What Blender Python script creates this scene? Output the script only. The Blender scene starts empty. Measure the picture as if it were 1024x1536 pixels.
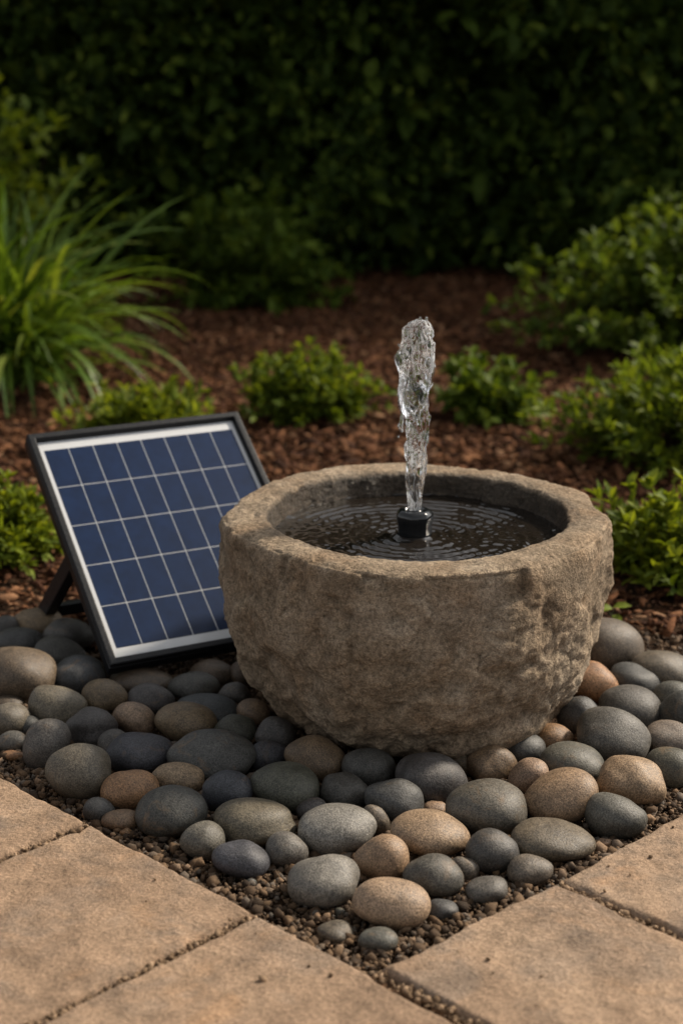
import bpy, bmesh, math, random
import numpy as np
from mathutils import Vector, Matrix, noise as mnoise

# ------------------------------------------------------------------ camera, sky, sun, exposure
S = bpy.context.scene
COL = S.collection
R = math.radians
S.render.engine = 'CYCLES'
cam_d = bpy.data.cameras.new('camera')
cam = bpy.data.objects.new('camera', cam_d); COL.objects.link(cam)
CAM = np.array([-.096, -2.0, .844]); PITCH = R(16.0); FPX = 2450.0
cam.location = CAM; cam.rotation_euler = (R(90) - PITCH, 0, 0)
cam_d.sensor_fit = 'VERTICAL'; cam_d.sensor_height = 36.0; cam_d.lens = 36.0 * FPX / 1536.0
cam_d.clip_start = .05; cam_d.clip_end = 400
cam_d.dof.use_dof = True; cam_d.dof.focus_distance = 1.86; cam_d.dof.aperture_fstop = 4.3
S.camera = cam

SUN_EL, SUN_AZ = R(41.5), R(28)          # azimuth: behind the right-hand side of the picture
sdir = Vector((math.cos(SUN_EL) * math.cos(SUN_AZ), math.cos(SUN_EL) * math.sin(SUN_AZ), math.sin(SUN_EL)))
W = bpy.data.worlds.new('World'); S.world = W; W.use_nodes = True
wn = W.node_tree.nodes; wl = W.node_tree.links
sky = wn.new('ShaderNodeTexSky'); sky.sky_type = 'NISHITA'; sky.sun_disc = False
sky.sun_elevation = SUN_EL; sky.sun_rotation = R(90) - SUN_AZ
sky.air_density = 1.0; sky.dust_density = 2.5; sky.ozone_density = 1.0
hs = wn.new('ShaderNodeHueSaturation'); hs.inputs['Saturation'].default_value = .12      # hazy, nearly white sky
wl.new(sky.outputs[0], hs.inputs['Color']); wl.new(hs.outputs[0], wn['Background'].inputs[0]); wn['Background'].inputs[1].default_value = .098
sun_d = bpy.data.lights.new('sun', 'SUN'); sun_d.energy = 3.2; sun_d.angle = R(4); sun_d.color = (1, .87, .70)
sun = bpy.data.objects.new('sun', sun_d); COL.objects.link(sun)
sun.rotation_euler = sdir.to_track_quat('Z', 'Y').to_euler()
S.view_settings.view_transform = 'Standard'; S.view_settings.look = 'None'
S.view_settings.exposure = 0.66; S.view_settings.gamma = 1.0
cy = S.cycles
cy.max_bounces = 10; cy.diffuse_bounces = 3; cy.glossy_bounces = 4; cy.transmission_bounces = 8; cy.transparent_max_bounces = 8
cy.sample_clamp_indirect = 6.0
try:
    cy.use_denoising = True
except Exception:
    pass

# ------------------------------------------------------------------ helpers
rng = np.random.default_rng(7)
random.seed(7)

def ground_at(x, y, z=0.0):
    """The point at height z that the photograph shows at pixel x, y (1024 x 1536)."""
    dx = (x - 512) / FPX; dy = -(y - 768) / FPX
    d = np.array([dx, math.cos(PITCH) + dy * math.sin(PITCH), -math.sin(PITCH) + dy * math.cos(PITCH)])
    return CAM + d * ((z - CAM[2]) / d[2])

def tag(o, label=None, cat=None, group=None, kind=None):
    for k, v in (('label', label), ('category', cat), ('group', group), ('kind', kind)):
        if v: o[k] = v
    return o

def mesh(name, verts, faces, mat=None, parent=None, smooth=True):
    me = bpy.data.meshes.new(name)
    me.from_pydata([tuple(map(float, v)) for v in verts] if not isinstance(verts, np.ndarray) else verts.tolist(), [], faces if isinstance(faces, list) else faces.tolist())
    me.update()
    if smooth: me.polygons.foreach_set('use_smooth', np.ones(len(me.polygons), bool))
    if mat: me.materials.append(mat)
    o = bpy.data.objects.new(name, me); COL.objects.link(o)
    if parent: o.parent = parent
    return o

def fast_mesh(name, V, F, mat=None, parent=None, smooth=False):
    """V (n,3), F (m,k): one face size."""
    me = bpy.data.meshes.new(name)
    m, k = F.shape
    me.vertices.add(len(V)); me.vertices.foreach_set('co', np.ascontiguousarray(V, np.float32).ravel())
    me.loops.add(m * k); me.loops.foreach_set('vertex_index', np.ascontiguousarray(F, np.int32).ravel())
    me.polygons.add(m); me.polygons.foreach_set('loop_start', np.arange(0, m * k, k, dtype=np.int32))
    me.polygons.foreach_set('loop_total', np.full(m, k, np.int32))
    if smooth: me.polygons.foreach_set('use_smooth', np.ones(m, bool))
    me.update(calc_edges=True); me.validate()
    if mat: me.materials.append(mat)
    o = bpy.data.objects.new(name, me); COL.objects.link(o)
    if parent: o.parent = parent
    return o

def empty(name, loc, rot=(0, 0, 0)):
    o = bpy.data.objects.new(name, None); COL.objects.link(o); o.empty_display_size = .05
    o.location = loc; o.rotation_euler = rot
    return o

class N:
    """Small node-tree builder."""
    def __init__(s, name):
        s.m = bpy.data.materials.new(name); s.m.use_nodes = True
        s.t = s.m.node_tree; s.bsdf = s.t.nodes['Principled BSDF']; s.out = s.t.nodes['Material Output']
    def new(s, t, **kw):
        n = s.t.nodes.new('ShaderNode' + t)
        for k, v in kw.items():
            if hasattr(n, k) and k not in n.inputs: setattr(n, k, v)
        return n
    def put(s, sock, v):
        if isinstance(v, bpy.types.NodeSocket): s.t.links.new(v, sock)
        else: sock.default_value = v
    def coord(s, which='Object', off=False, scale=None):
        c = s.new('TexCoord').outputs[which]
        if off:
            oi = s.new('ObjectInfo').outputs['Random']
            a = s.new('VectorMath', operation='MULTIPLY_ADD'); s.put(a.inputs[0], oi); s.put(a.inputs[1], (37., 91., 53.)); s.put(a.inputs[2], c); c = a.outputs[0]
        if scale:
            a = s.new('VectorMath', operation='MULTIPLY'); s.put(a.inputs[0], c); s.put(a.inputs[1], scale); c = a.outputs[0]
        return c
    def noise(s, vec, scale, detail=4, rough=.55, dist=0):
        n = s.new('TexNoise'); s.put(n.inputs['Vector'], vec); s.put(n.inputs['Scale'], scale); s.put(n.inputs['Detail'], detail)
        s.put(n.inputs['Roughness'], rough); s.put(n.inputs['Distortion'], dist); return n.outputs['Fac']
    def voro(s, vec, scale, out='Distance', feature='F1'):
        n = s.new('TexVoronoi', feature=feature); s.put(n.inputs['Vector'], vec); s.put(n.inputs['Scale'], scale); return n.outputs[out]
    def ramp(s, fac, stops):
        n = s.new('ValToRGB'); e = n.color_ramp.elements
        while len(e) < len(stops): e.new(.5)
        for q, (p, c) in zip(e, stops):
            q.position = p; q.color = (c, c, c, 1) if isinstance(c, (int, float)) else (*c, 1)
        s.put(n.inputs[0], fac); return n.outputs[0]
    def mix(s, fac, a, b, mode='MIX'):
        n = s.new('Mix', data_type='RGBA', blend_type=mode)
        s.put(n.inputs[0], fac)
        for q, v in ((6, a), (7, b)):
            s.put(n.inputs[q], v if isinstance(v, bpy.types.NodeSocket) else (*v, 1) if not isinstance(v, (int, float)) else (v, v, v, 1))
        return n.outputs[2]
    def math(s, op, a, b=0.0, c=0.0):
        n = s.new('Math', operation=op)
        for i, v in enumerate((a, b, c)): s.put(n.inputs[i], v)
        return n.outputs[0]
    def bump(s, h, strength, dist, normal=None):
        n = s.new('Bump'); s.put(n.inputs['Height'], h); n.inputs['Strength'].default_value = strength; n.inputs['Distance'].default_value = dist
        if normal: s.put(n.inputs['Normal'], normal)
        return n.outputs[0]
    def set(s, **kw):
        for k, v in kw.items():
            s.put(s.bsdf.inputs[k.replace('_', ' ')], (*v, 1) if isinstance(v, tuple) and len(v) == 3 else v)
        return s

# ------------------------------------------------------------------ materials
def mat_ground(name='soil', k=1.0):
    n = N(name); c = n.coord('Object')
    a = n.noise(c, 9, 6); b = n.noise(c, 90, 5, .7); v = n.voro(c, 120)
    col = n.ramp(b, [(.25, (.022 * k, .013 * k, .008 * k)), (.55, (.070 * k, .040 * k, .023 * k)), (.8, (.15 * k, .088 * k, .048 * k))])
    col = n.mix(n.ramp(a, [(.35, .0), (.7, .6)]), col, (.035, .020, .012))
    n.set(Base_Color=col, Roughness=.95); n.bsdf.inputs['Specular IOR Level'].default_value = .1
    n.set(Normal=n.bump(n.math('ADD', b, v), .9, .006)); return n.m

def mat_island(name, stops, rough=.9, spec=.2, scale=160, bump=.4, mottle=.35, dist=.0015):
    """One colour per loose piece (chip, stone), taken from the ramp, with a fine mottling."""
    n = N(name); c = n.coord('Object')
    r = n.new('NewGeometry').outputs['Random Per Island']
    col = n.ramp(r, stops); b = n.noise(c, scale, 4, .65)
    col = n.mix(1.0, col, n.ramp(b, [(.25, 1 - mottle), (.75, 1 + mottle)]), 'MULTIPLY')
    n.set(Base_Color=col, Roughness=rough); n.bsdf.inputs['Specular IOR Level'].default_value = spec
    n.set(Normal=n.bump(b, bump, dist)); return n.m

def mat_leaf(name, stops, trans=.3, rough=.45, spec=.35):
    n = N(name)
    r = n.new('NewGeometry').outputs['Random Per Island']
    col = n.ramp(r, stops)
    c = n.coord('Object'); b = n.noise(c, 60, 2)
    col = n.mix(1.0, col, n.ramp(b, [(.3, .75), (.7, 1.25)]), 'MULTIPLY')
    n.set(Base_Color=col, Roughness=rough); n.bsdf.inputs['Specular IOR Level'].default_value = spec
    tr = n.new('BsdfTranslucent')
    tc = n.mix(1.0, col, (1.5, 1.35, .45), 'MULTIPLY'); n.put(tr.inputs['Color'], tc)
    mx = n.new('MixShader'); mx.inputs[0].default_value = trans
    n.t.links.new(n.bsdf.outputs[0], mx.inputs[1]); n.t.links.new(tr.outputs[0], mx.inputs[2]); n.t.links.new(mx.outputs[0], n.out.inputs[0])
    return n.m

def mat_plain(name, col, rough=.5, metal=0.0, spec=.5, bscale=None, bstr=.2, coat=0.0):
    n = N(name); n.set(Base_Color=tuple(col), Roughness=rough, Metallic=metal); n.bsdf.inputs['Specular IOR Level'].default_value = spec
    n.bsdf.inputs['Coat Weight'].default_value = coat; n.bsdf.inputs['Coat Roughness'].default_value = .05
    c = n.coord('Object'); a = n.noise(c, bscale or 200, 3)
    n.set(Roughness=n.ramp(a, [(.3, max(0, rough - .08)), (.7, min(1, rough + .1))]))
    n.set(Normal=n.bump(a, bstr, .0006)); return n.m

def mat_pebble():
    n = N('pebble_stone'); c = n.coord('Object', off=True)
    base = n.new('ObjectInfo').outputs['Color']
    big = n.noise(c, 22, 4, .6, .6); mid = n.noise(c, 120, 4, .7); fine = n.noise(c, 520, 3, .7)
    sp = n.ramp(n.voro(c, 430), [(.12, 1.0), (.34, .0)])
    col = n.mix(1.0, base, n.ramp(big, [(.28, .70), (.5, 1.0), (.72, 1.3)]), 'MULTIPLY')
    col = n.mix(1.0, col, n.ramp(mid, [(.3, .72), (.7, 1.28)]), 'MULTIPLY')
    col = n.mix(1.0, col, n.ramp(fine, [(.34, .42), (.64, 1.62)]), 'MULTIPLY')
    rust = n.math('MULTIPLY', n.ramp(n.noise(c, 34, 5, .65, 1.2), [(.56, .0), (.68, .5)]), n.math('FRACT', n.math('MULTIPLY', n.new('ObjectInfo').outputs['Random'], 7.3)))
    col = n.mix(rust, col, (.20, .125, .065))
    light = n.mix(1.0, base, (2.7, 2.55, 2.35), 'MULTIPLY')
    col = n.mix(n.math('MULTIPLY', sp, n.ramp(n.noise(c, 75, 3), [(.40, .0), (.60, .75)])), col, light)
    dk = n.ramp(n.voro(c, 300), [(.10, .55), (.22, .0)])
    col = n.mix(dk, col, n.mix(1.0, base, (.45, .45, .45), 'MULTIPLY'))
    n.set(Base_Color=col, Roughness=n.ramp(mid, [(.3, .42), (.7, .60)])); n.bsdf.inputs['Specular IOR Level'].default_value = .42
    h = n.math('ADD', n.math('MULTIPLY', mid, .8), n.math('MULTIPLY', fine, .8))
    n.set(Normal=n.bump(h, .5, .0016)); return n.m

def mat_basin():
    n = N('hewn_stone'); c = n.coord('Object')
    big = n.noise(c, 7, 5, .6, .5); mid = n.noise(c, 38, 5, .65); fine = n.noise(c, 260, 4, .72); grain = n.noise(c, 800, 2, .6)
    col = n.ramp(big, [(.28, (.205, .149, .096)), (.5, (.290, .222, .152)), (.72, (.38, .308, .230))])
    col = n.mix(n.ramp(n.noise(c, 11, 4, .6, .8), [(.46, .0), (.70, .62)]), col, (.240, .155, .088))      # rusty patches
    col = n.mix(1.0, col, n.ramp(mid, [(.28, .66), (.72, 1.3)]), 'MULTIPLY')
    col = n.mix(1.0, col, n.ramp(fine, [(.32, .48), (.66, 1.42)]), 'MULTIPLY')
    col = n.mix(1.0, col, n.ramp(grain, [(.3, .75), (.7, 1.25)]), 'MULTIPLY')
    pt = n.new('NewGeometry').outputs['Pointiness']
    col = n.mix(1.0, col, n.ramp(pt, [(.44, .55), (.5, .98), (.56, 1.4)]), 'MULTIPLY')      # relief shading painted in: hollows darker, worn ridges lighter
    # wet band of the inside, up to a finger above the water
    sx = n.new('SeparateXYZ'); n.put(sx.inputs[0], c)
    rad = n.math('SQRT', n.math('ADD', n.math('MULTIPLY', sx.outputs[0], sx.outputs[0]), n.math('MULTIPLY', sx.outputs[1], sx.outputs[1])))
    hz = n.math('ADD', sx.outputs[2], n.math('MULTIPLY', n.math('SUBTRACT', n.noise(c, 30, 4), .5), .016))
    wet = n.math('MULTIPLY', n.math('MULTIPLY', n.math('LESS_THAN', rad, .207), n.math('GREATER_THAN', sx.outputs[2], .16)), n.ramp(n.math('MULTIPLY', n.math('SUBTRACT', .2745, hz), 100), [(.0, .0), (1.0, 1.0)]))
    col = n.mix(n.math('MULTIPLY', wet, .9), col, n.mix(1.0, col, (.13, .13, .135), 'MULTIPLY'))
    n.set(Base_Color=col, Roughness=n.math('SUBTRACT', .88, n.math('MULTIPLY', wet, .45))); n.bsdf.inputs['Specular IOR Level'].default_value = .28
    h = n.math('ADD', n.math('MULTIPLY', mid, 2.2), n.math('ADD', n.math('MULTIPLY', fine, 1.0), n.math('MULTIPLY', grain, .35)))
    n.set(Normal=n.bump(h, .95, .0042)); return n.m

def mat_slab():
    n = N('sandstone_paving'); c = n.coord('Object', off=True)
    big = n.noise(c, 5, 5, .6, .6); mid = n.noise(c, 28, 5, .65); fine = n.noise(c, 260, 4, .7); grain = n.noise(c, 650, 3, .7)
    col = n.ramp(big, [(.25, (.215, .142, .092)), (.5, (.305, .206, .134)), (.75, (.385, .270, .180))])
    col = n.mix(n.ramp(n.noise(c, 8, 5, .65, 1.0), [(.47, .0), (.66, .7)]), col, (.215, .168, .130))        # greyish stains
    col = n.mix(n.ramp(n.noise(c, 13, 4, .6, .6), [(.58, .0), (.75, .5)]), col, (.42, .245, .128))          # ochre stains
    col = n.mix(1.0, col, n.ramp(mid, [(.28, .68), (.72, 1.24)]), 'MULTIPLY')
    col = n.mix(1.0, col, n.ramp(fine, [(.30, .56), (.68, 1.30)]), 'MULTIPLY')
    col = n.mix(1.0, col, n.ramp(grain, [(.3, .70), (.7, 1.25)]), 'MULTIPLY')
    pit = n.ramp(n.voro(c, 55), [(.05, .5), (.10, .0)])
    pit = n.math('MULTIPLY', pit, n.ramp(n.noise(c, 17, 2), [(.55, .0), (.62, 1.0)]))
    col = n.mix(pit, col, (.08, .055, .04))
    n.set(Base_Color=col, Roughness=.85); n.bsdf.inputs['Specular IOR Level'].default_value = .25
    h = n.math('ADD', n.math('MULTIPLY', mid, 2.6), n.math('ADD', n.math('MULTIPLY', fine, .8), n.math('MULTIPLY', grain, .4)))
    n.set(Normal=n.bump(h, .8, .0030)); return n.m

def mat_water():
    n = N('dark_water'); c = n.coord('Object')
    n.set(Base_Color=n.mix(n.noise(c, 12, 4), (.007, .006, .005), (.020, .015, .011)), Roughness=.02, IOR=1.33)
    n.bsdf.inputs['Specular IOR Level'].default_value = 1.0
    n.set(Normal=n.bump(n.noise(n.coord('Object'), 120, 3), .10, .002)); return n.m

def mat_jet():
    n = N('splashing_water'); c = n.coord('Object', scale=(1, 1, .38))
    n.set(Base_Color=(.97, .98, 1.0), Roughness=.03, IOR=1.33); n.bsdf.inputs['Transmission Weight'].default_value = 1.0
    a = n.noise(c, 260, 5, .65, 1.2); b = n.noise(c, 110, 4, .6, .8)
    def web(v, wd):      # highlights painted in as thin bright threads where the noise crosses its middle
        return n.ramp(n.math('ABSOLUTE', n.math('SUBTRACT', v, .5)), [(.0, 1.0), (wd * .5, .75), (wd, .0)])
    sz = n.new('SeparateXYZ'); n.put(sz.inputs[0], n.coord('Object'))
    top = n.ramp(n.math('MULTIPLY', n.math('SUBTRACT', sz.outputs[2], .44), 14), [(.0, .0), (1.0, 1.0)])
    foam_and_glints = n.math('MULTIPLY', n.math('MAXIMUM', web(b, .027), web(n.noise(c, 64, 3, .6, 1.0), .018)), n.ramp(n.noise(c, 45, 2), [(.40, .0), (.60, 1.0)]))
    foam_and_glints = n.math('MAXIMUM', foam_and_glints, n.math('MULTIPLY', n.ramp(n.noise(c, 190, 4, .6, .6), [(.54, .0), (.62, 1.0)]), n.math('ADD', n.math('MULTIPLY', top, .55), .02)))
    n.set(Normal=n.bump(n.noise(c, 150, 2), .25, .002))
    wd = n.new('BsdfPrincipled'); wd.inputs['Base Color'].default_value = (.92, .93, .94, 1); wd.inputs['Roughness'].default_value = .12
    wt = n.new('BsdfTranslucent'); wt.inputs['Color'].default_value = (.92, .93, .94, 1)
    wh = n.new('MixShader'); wh.inputs[0].default_value = .45
    n.t.links.new(wd.outputs[0], wh.inputs[1]); n.t.links.new(wt.outputs[0], wh.inputs[2])
    mx = n.new('MixShader'); n.put(mx.inputs[0], n.math('MULTIPLY', foam_and_glints, .85))
    n.t.links.new(n.bsdf.outputs[0], mx.inputs[1]); n.t.links.new(wh.outputs[0], mx.inputs[2]); n.t.links.new(mx.outputs[0], n.out.inputs[0])
    return n.m

def mat_cell():
    n = N('solar_cell'); c = n.coord('Object')
    v = n.voro(c, 130, 'Color'); f = n.noise(c, 30, 3)
    col = n.mix(n.ramp(n.voro(c, 90), [(.0, .0), (1.0, .5)]), (.003, .012, .042), (.006, .020, .062))
    col = n.mix(1.0, col, n.ramp(f, [(.3, .85), (.7, 1.15)]), 'MULTIPLY')
    n.set(Base_Color=col, Roughness=.3); n.bsdf.inputs['Specular IOR Level'].default_value = .18
    n.bsdf.inputs['Coat Weight'].default_value = .12; n.bsdf.inputs['Coat Roughness'].default_value = .06
    return n.m

M = dict(
    sand=mat_ground('bedding_sand', 2.2), grit=mat_island('sandy_grit', [(.0, (.09, .058, .034)), (.5, (.19, .125, .075)), (1., (.32, .22, .14))], .9, .2, 300, .4, .35),
    ground=mat_ground(), pebble=mat_pebble(), basin=mat_basin(), slab=mat_slab(), water=mat_water(), jet=mat_jet(), cell=mat_cell(),
    bark=mat_island('bark_chips', [(.0, (.025, .010, .005)), (.35, (.066, .026, .012)), (.65, (.120, .050, .022)), (.88, (.18, .082, .038)), (1., (.24, .135, .075))], .9, .15, 120, .8, .4, .003),
    gravel=mat_island('fine_gravel', [(.0, (.028, .018, .011)), (.4, (.080, .050, .029)), (.7, (.15, .094, .053)), (.9, (.10, .086, .072)), (1., (.27, .17, .10))], .85, .25, 300, .4, .35),
    black=mat_plain('black_plastic', (.006, .0065, .008), .4, spec=.3), rubber=mat_plain('wet_black_rubber', (.008, .009, .010), .16, spec=.6),
    silver=mat_plain('silver_backing', (.52, .53, .54), .35, metal=.0, spec=.5, coat=.9), line=mat_plain('silver_line', (.6, .61, .63), .35, spec=.5, coat=.9),
    stem=mat_plain('green_stem', (.045, .060, .020), .7, spec=.2), wood=mat_plain('twig', (.045, .030, .018), .85, spec=.15),
)
# ------------------------------------------------------------------ the setting: ground
def build_ground():
    n = 161
    # finer near the middle, reaching the horizon
    t = np.linspace(-1, 1, n); ax = np.sign(t) * (np.abs(t) * 3.0 + np.abs(t) ** 5 * 140)
    X, Y = np.meshgrid(ax, ax + 1.0)
    Z = .012 * np.sin(X * 1.7 + .4) * np.sin(Y * 1.3 + 1.1) + .008 * np.sin(X * 4.1 + Y * 2.3)
    Z *= np.clip((np.hypot(X, Y) - .75) / 1.5, 0, 1) * np.clip(12 / (1 + np.hypot(X, Y)), 0, 1)
    Z -= .004
    V = np.stack([X, Y, Z], -1).reshape(-1, 3)
    i = np.arange(n * n).reshape(n, n)
    F = np.stack([i[:-1, :-1], i[:-1, 1:], i[1:, 1:], i[1:, :-1]], -1).reshape(-1, 4)
    tag(fast_mesh('ground', V, F, M['ground'], smooth=True), 'dark soil of the garden bed under mulch and pebbles', 'ground', kind='structure')
build_ground()

# loose pieces: many small irregular solids in one mesh
def ico(sub):
    bm = bmesh.new(); bmesh.ops.create_icosphere(bm, subdivisions=sub, radius=1)
    V = np.array([v.co[:] for v in bm.verts]); F = np.array([[v.index for v in f.verts] for f in bm.faces]); bm.free()
    return V, F

def rot_mats(n, r, tilt=math.pi):
    a = r.uniform(0, 2 * math.pi, n); b = r.normal(0, tilt, n); c = r.normal(0, tilt, n)
    def m(ax, t):
        o = np.zeros((n, 3, 3)); ct, st = np.cos(t), np.sin(t); i, j, k = {'x': (0, 1, 2), 'y': (1, 2, 0), 'z': (2, 0, 1)}[ax]
        o[:, i, i] = 1; o[:, j, j] = ct; o[:, k, k] = ct; o[:, j, k] = -st; o[:, k, j] = st; return o
    return m('z', a) @ m('x', b) @ m('y', c)

def scatter(name, base, P, size, mat, r, tilt, jitter=.25, smooth=False):
    BV, BF = base; n = len(P)
    V = BV[None] * (1 + r.uniform(-jitter, jitter, (n, len(BV), 1))) * size[:, None, :]
    V = np.einsum('nij,nvj->nvi', rot_mats(n, r, tilt), V) + P[:, None, :]
    F = BF[None] + (np.arange(n) * len(BV))[:, None, None]
    return fast_mesh(name, V.reshape(-1, 3), F.reshape(-1, BF.shape[1]), mat, smooth=smooth)

# bed outline: inside the V of the paving
CORNER = np.array([-.065, -.675]); DL = np.array([-.7105, .7037]); DR = np.array([.740, .672])
NL = np.array([.7037, .7105]); NR = np.array([-.672, .740])
def in_bed(P, m=0.0):
    q = P[:, :2] - CORNER
    return (q @ NL > m) & (q @ NR > m)
def pebble_zone(P):      # the pebbled part of the bed
    return (P[:, 1] < .30 + .10 * np.sin(P[:, 0] * 5 + 1) - .05 * (P[:, 0] > .3)) & (np.abs(P[:, 0]) < 1.1)

def build_gravel():
    r = np.random.default_rng(3)
    P = np.stack([r.uniform(-.9, .85, 130000), r.uniform(-.68, .40, 130000), np.zeros(130000)], -1)
    P = P[in_bed(P, -.004) & pebble_zone(P) & (np.hypot(P[:, 0], P[:, 1]) > .15)]
    q = P[:, :2] - CORNER; edge = np.minimum(q @ NL, q @ NR)
    P = P[r.uniform(0, 1, len(P)) < np.where(edge < .22, 1.0, .35)]
    n = len(P); s = np.exp(r.normal(math.log(.0021), .55, n)).clip(.0009, .0072)
    size = np.stack([s * r.uniform(.9, 1.5, n), s * r.uniform(.8, 1.2, n), s * r.uniform(.55, .9, n)], -1)
    P[:, 2] = size[:, 2] * .4 + r.uniform(0, .004, n)
    tag(scatter('gravel', ico(1), P, size, M['gravel'], r, .7, .34), 'fine brown gravel and grit filling the gaps between pebbles and paving', 'gravel', kind='stuff')
build_gravel()

def build_bark():
    r = np.random.default_rng(5)
    n = 165000
    d = r.uniform(0, 1, n) ** .8
    P = np.stack([r.uniform(-1, 1, n), -.1 + d * 5.2, np.zeros(n)], -1)
    P[:, 0] = -.096 + P[:, 0] * (.95 + .36 * (P[:, 1] + .3))
    P = P[in_bed(P, .0) & ~(pebble_zone(P) & (r.uniform(0, 1, n) < .995))]
    n = len(P); s = np.exp(r.normal(math.log(.0070), .5, n)).clip(.0028, .020)
    near = P[:, 1] < .75; s = np.where(near, s * .75, s)
    size = np.stack([s * r.uniform(.9, 1.9, n), s * r.uniform(.45, .8, n), s * r.uniform(.12, .34, n)], -1)
    P[:, 2] = r.uniform(0, .014, n) + .012 * np.sin(P[:, 0] * 1.7 + .4) * np.sin(P[:, 1] * 1.3 + 1.1) * np.clip((np.hypot(P[:, 0], P[:, 1]) - .75) / 1.5, 0, 1)
    tag(scatter('bark_mulch', ico(1), P, size, M['bark'], r, .32, .22), 'reddish brown bark mulch chips covering the planting bed', 'mulch', kind='stuff')
build_bark()

# ------------------------------------------------------------------ paving slabs
def fbm(p, octs=4, h=.6):
    v = 0; a = 1
    for _ in range(octs):
        v += a * mnoise.noise(p); p = p * 2.1; a *= h
    return v

SLAB_TOP = .030
def slab(corners, label, seed):
    """corners: four ground points, anticlockwise; the slab is a 5 cm thick block with worn arrises."""
    C4 = [Vector((c[0], c[1], 0)) for c in corners]
    ctr = sum(C4, Vector()) / 4
    nx = 116; off = Vector((seed * 3.1, seed * 1.7, seed))
    L = min((C4[1] - C4[0]).length, (C4[2] - C4[1]).length)
    lu = (C4[1] - C4[0]).length; lv = (C4[3] - C4[0]).length
    verts = []; idx = {}
    ts = [.5 - .5 * math.cos(math.pi * i / nx) for i in range(nx + 1)]
    ts = [.55 * i / nx + .45 * t for i, t in enumerate(ts)]
    for j, v in enumerate(ts):
        for i, u in enumerate(ts):
            p = C4[0] * (1 - u) * (1 - v) + C4[1] * u * (1 - v) + C4[2] * u * v + C4[3] * (1 - u) * v
            d = min(u * lu, (1 - u) * lu, v * lv, (1 - v) * lv)
            q = p + off
            w = .006 + .004 * fbm(q * 22, 3)                      # width of the worn edge
            z = SLAB_TOP + .0022 * fbm(q * 9, 3) + .0008 * fbm(q * 60, 3)
            chip = max(0, fbm(q * 40 + Vector((9, 9, 9)), 3) - .45) * .010
            k = max(0, 1 - d / max(w, .002))
            z -= k * k * (.0055 + chip) + chip * .15 * max(0, 1 - d / .02)
            ragged = .0022 * fbm(q * 34, 3) * max(0, 1 - d / .012)
            pp = p + (p - ctr).normalized() * ragged
            idx[i, j] = len(verts); verts.append((pp.x - ctr.x, pp.y - ctr.y, z))
    faces = [(idx[i, j], idx[i + 1, j], idx[i + 1, j + 1], idx[i, j + 1]) for j in range(nx) for i in range(nx)]
    ring = [(i, 0) for i in range(nx)] + [(nx, j) for j in range(nx)] + [(i, nx) for i in range(nx, 0, -1)] + [(0, j) for j in range(nx, 0, -1)]
    low = []
    for r_ in ring:
        x, y, z = verts[idx[r_]]; low.append(len(verts)); verts.append((x, y, -.02))
    for k in range(len(ring)):
        a, b = idx[ring[k]], idx[ring[(k + 1) % len(ring)]]
        faces.append((a, low[k], low[(k + 1) % len(ring)], b))
    faces.append(tuple(reversed(low)))
    o = mesh('paving_slab', verts, faces, M['slab']); o.location = (ctr.x, ctr.y, 0)
    return tag(o, label, 'paving slab', 'sandstone paving slabs in front of the pebble bed', 'thing')

pv = np.array([.7071, -.7071]); qv = np.array([.7071, .7071]); g2 = .0047       # half a joint
def P2(x, y): return np.array([x, y])
Lj1, Lj2, CO, Rj = P2(-.371, -.385), P2(-.180, -.576), P2(-.065, -.677), P2(.124, -.513)
pl = Lj2 - Lj1; pl = pl / np.linalg.norm(pl); ql = np.array([.700, .714])
qr = Rj - CO; qr = qr / np.linalg.norm(qr); pr = np.array([.690, -.724])
def quad(a, u, lu, v, lv): return [a, a + u * lu, a + u * lu + v * lv, a + v * lv]
wl_ = np.linalg.norm(Lj2 - Lj1)
slab(quad(Lj1 - pl * .275 - ql * .33, pl, .275 - g2, ql, .33), 'tan paving slab at the far left, beside the small grey egg shaped pebbles', 1)
slab(quad(Lj1 + pl * g2 - ql * .33, pl, wl_ - 2 * g2, ql, .33), 'large tan paving slab filling the lower left corner, left of the bottom slab', 2)
slab(quad(Lj2 + pl * g2 - ql * .33, pl, .29, ql, .33 - .001), 'tan paving slab at the bottom centre of the picture, below the front pebbles', 3)
cr = CO + qr * g2
wr = np.linalg.norm(Rj - CO)
slab(quad(CO + qr * g2 * 1.6 + pr * .32 + pr * 0, qr, wr - 2.6 * g2, -pr, .32), 'large tan paving slab at lower right, beside the front point of the bed', 4)
slab(quad(Rj + qr * g2 + pr * .32, (P2(.285, -.352) - Rj) / np.linalg.norm(P2(.285, -.352) - Rj), .28, -pr, .32), 'tan paving slab at the right edge, beside dark soil and grey pebbles', 5)

def build_sand():
    # bedding sand under the paving, a sheet 12 mm high with a crumbly top
    V = []; n = 90
    far = 1.5
    A = CO + DL * .9; B = CO; Cc = CO + DR * .9
    strips = [(A, B), (B, Cc)]
    F = []
    for (s0, s1), out in zip(strips, (-NL, -NR)):
        base = len(V)
        for j in range(n + 1):
            for i in range(n + 1):
                p = s0 + (s1 - s0) * (i / n) + (np.array([0, -1.0]) * .55) * (j / n)
                z = .0200 + .003 * mnoise.noise(Vector((p[0] * 60, p[1] * 60, 0))) + .002 * mnoise.noise(Vector((p[0] * 160, p[1] * 160, 3)))
                if j == 0: z = -.01
                V.append((p[0], p[1], z))
        for j in range(n):
            for i in range(n):
                k = base + j * (n + 1) + i; F.append((k, k + 1, k + n + 2, k + n + 1))
    tag(mesh('paving_bed', V, F, M['sand']), 'brown bedding sand in the joints between the paving slabs', 'paving bed', kind='structure')
build_sand()

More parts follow.
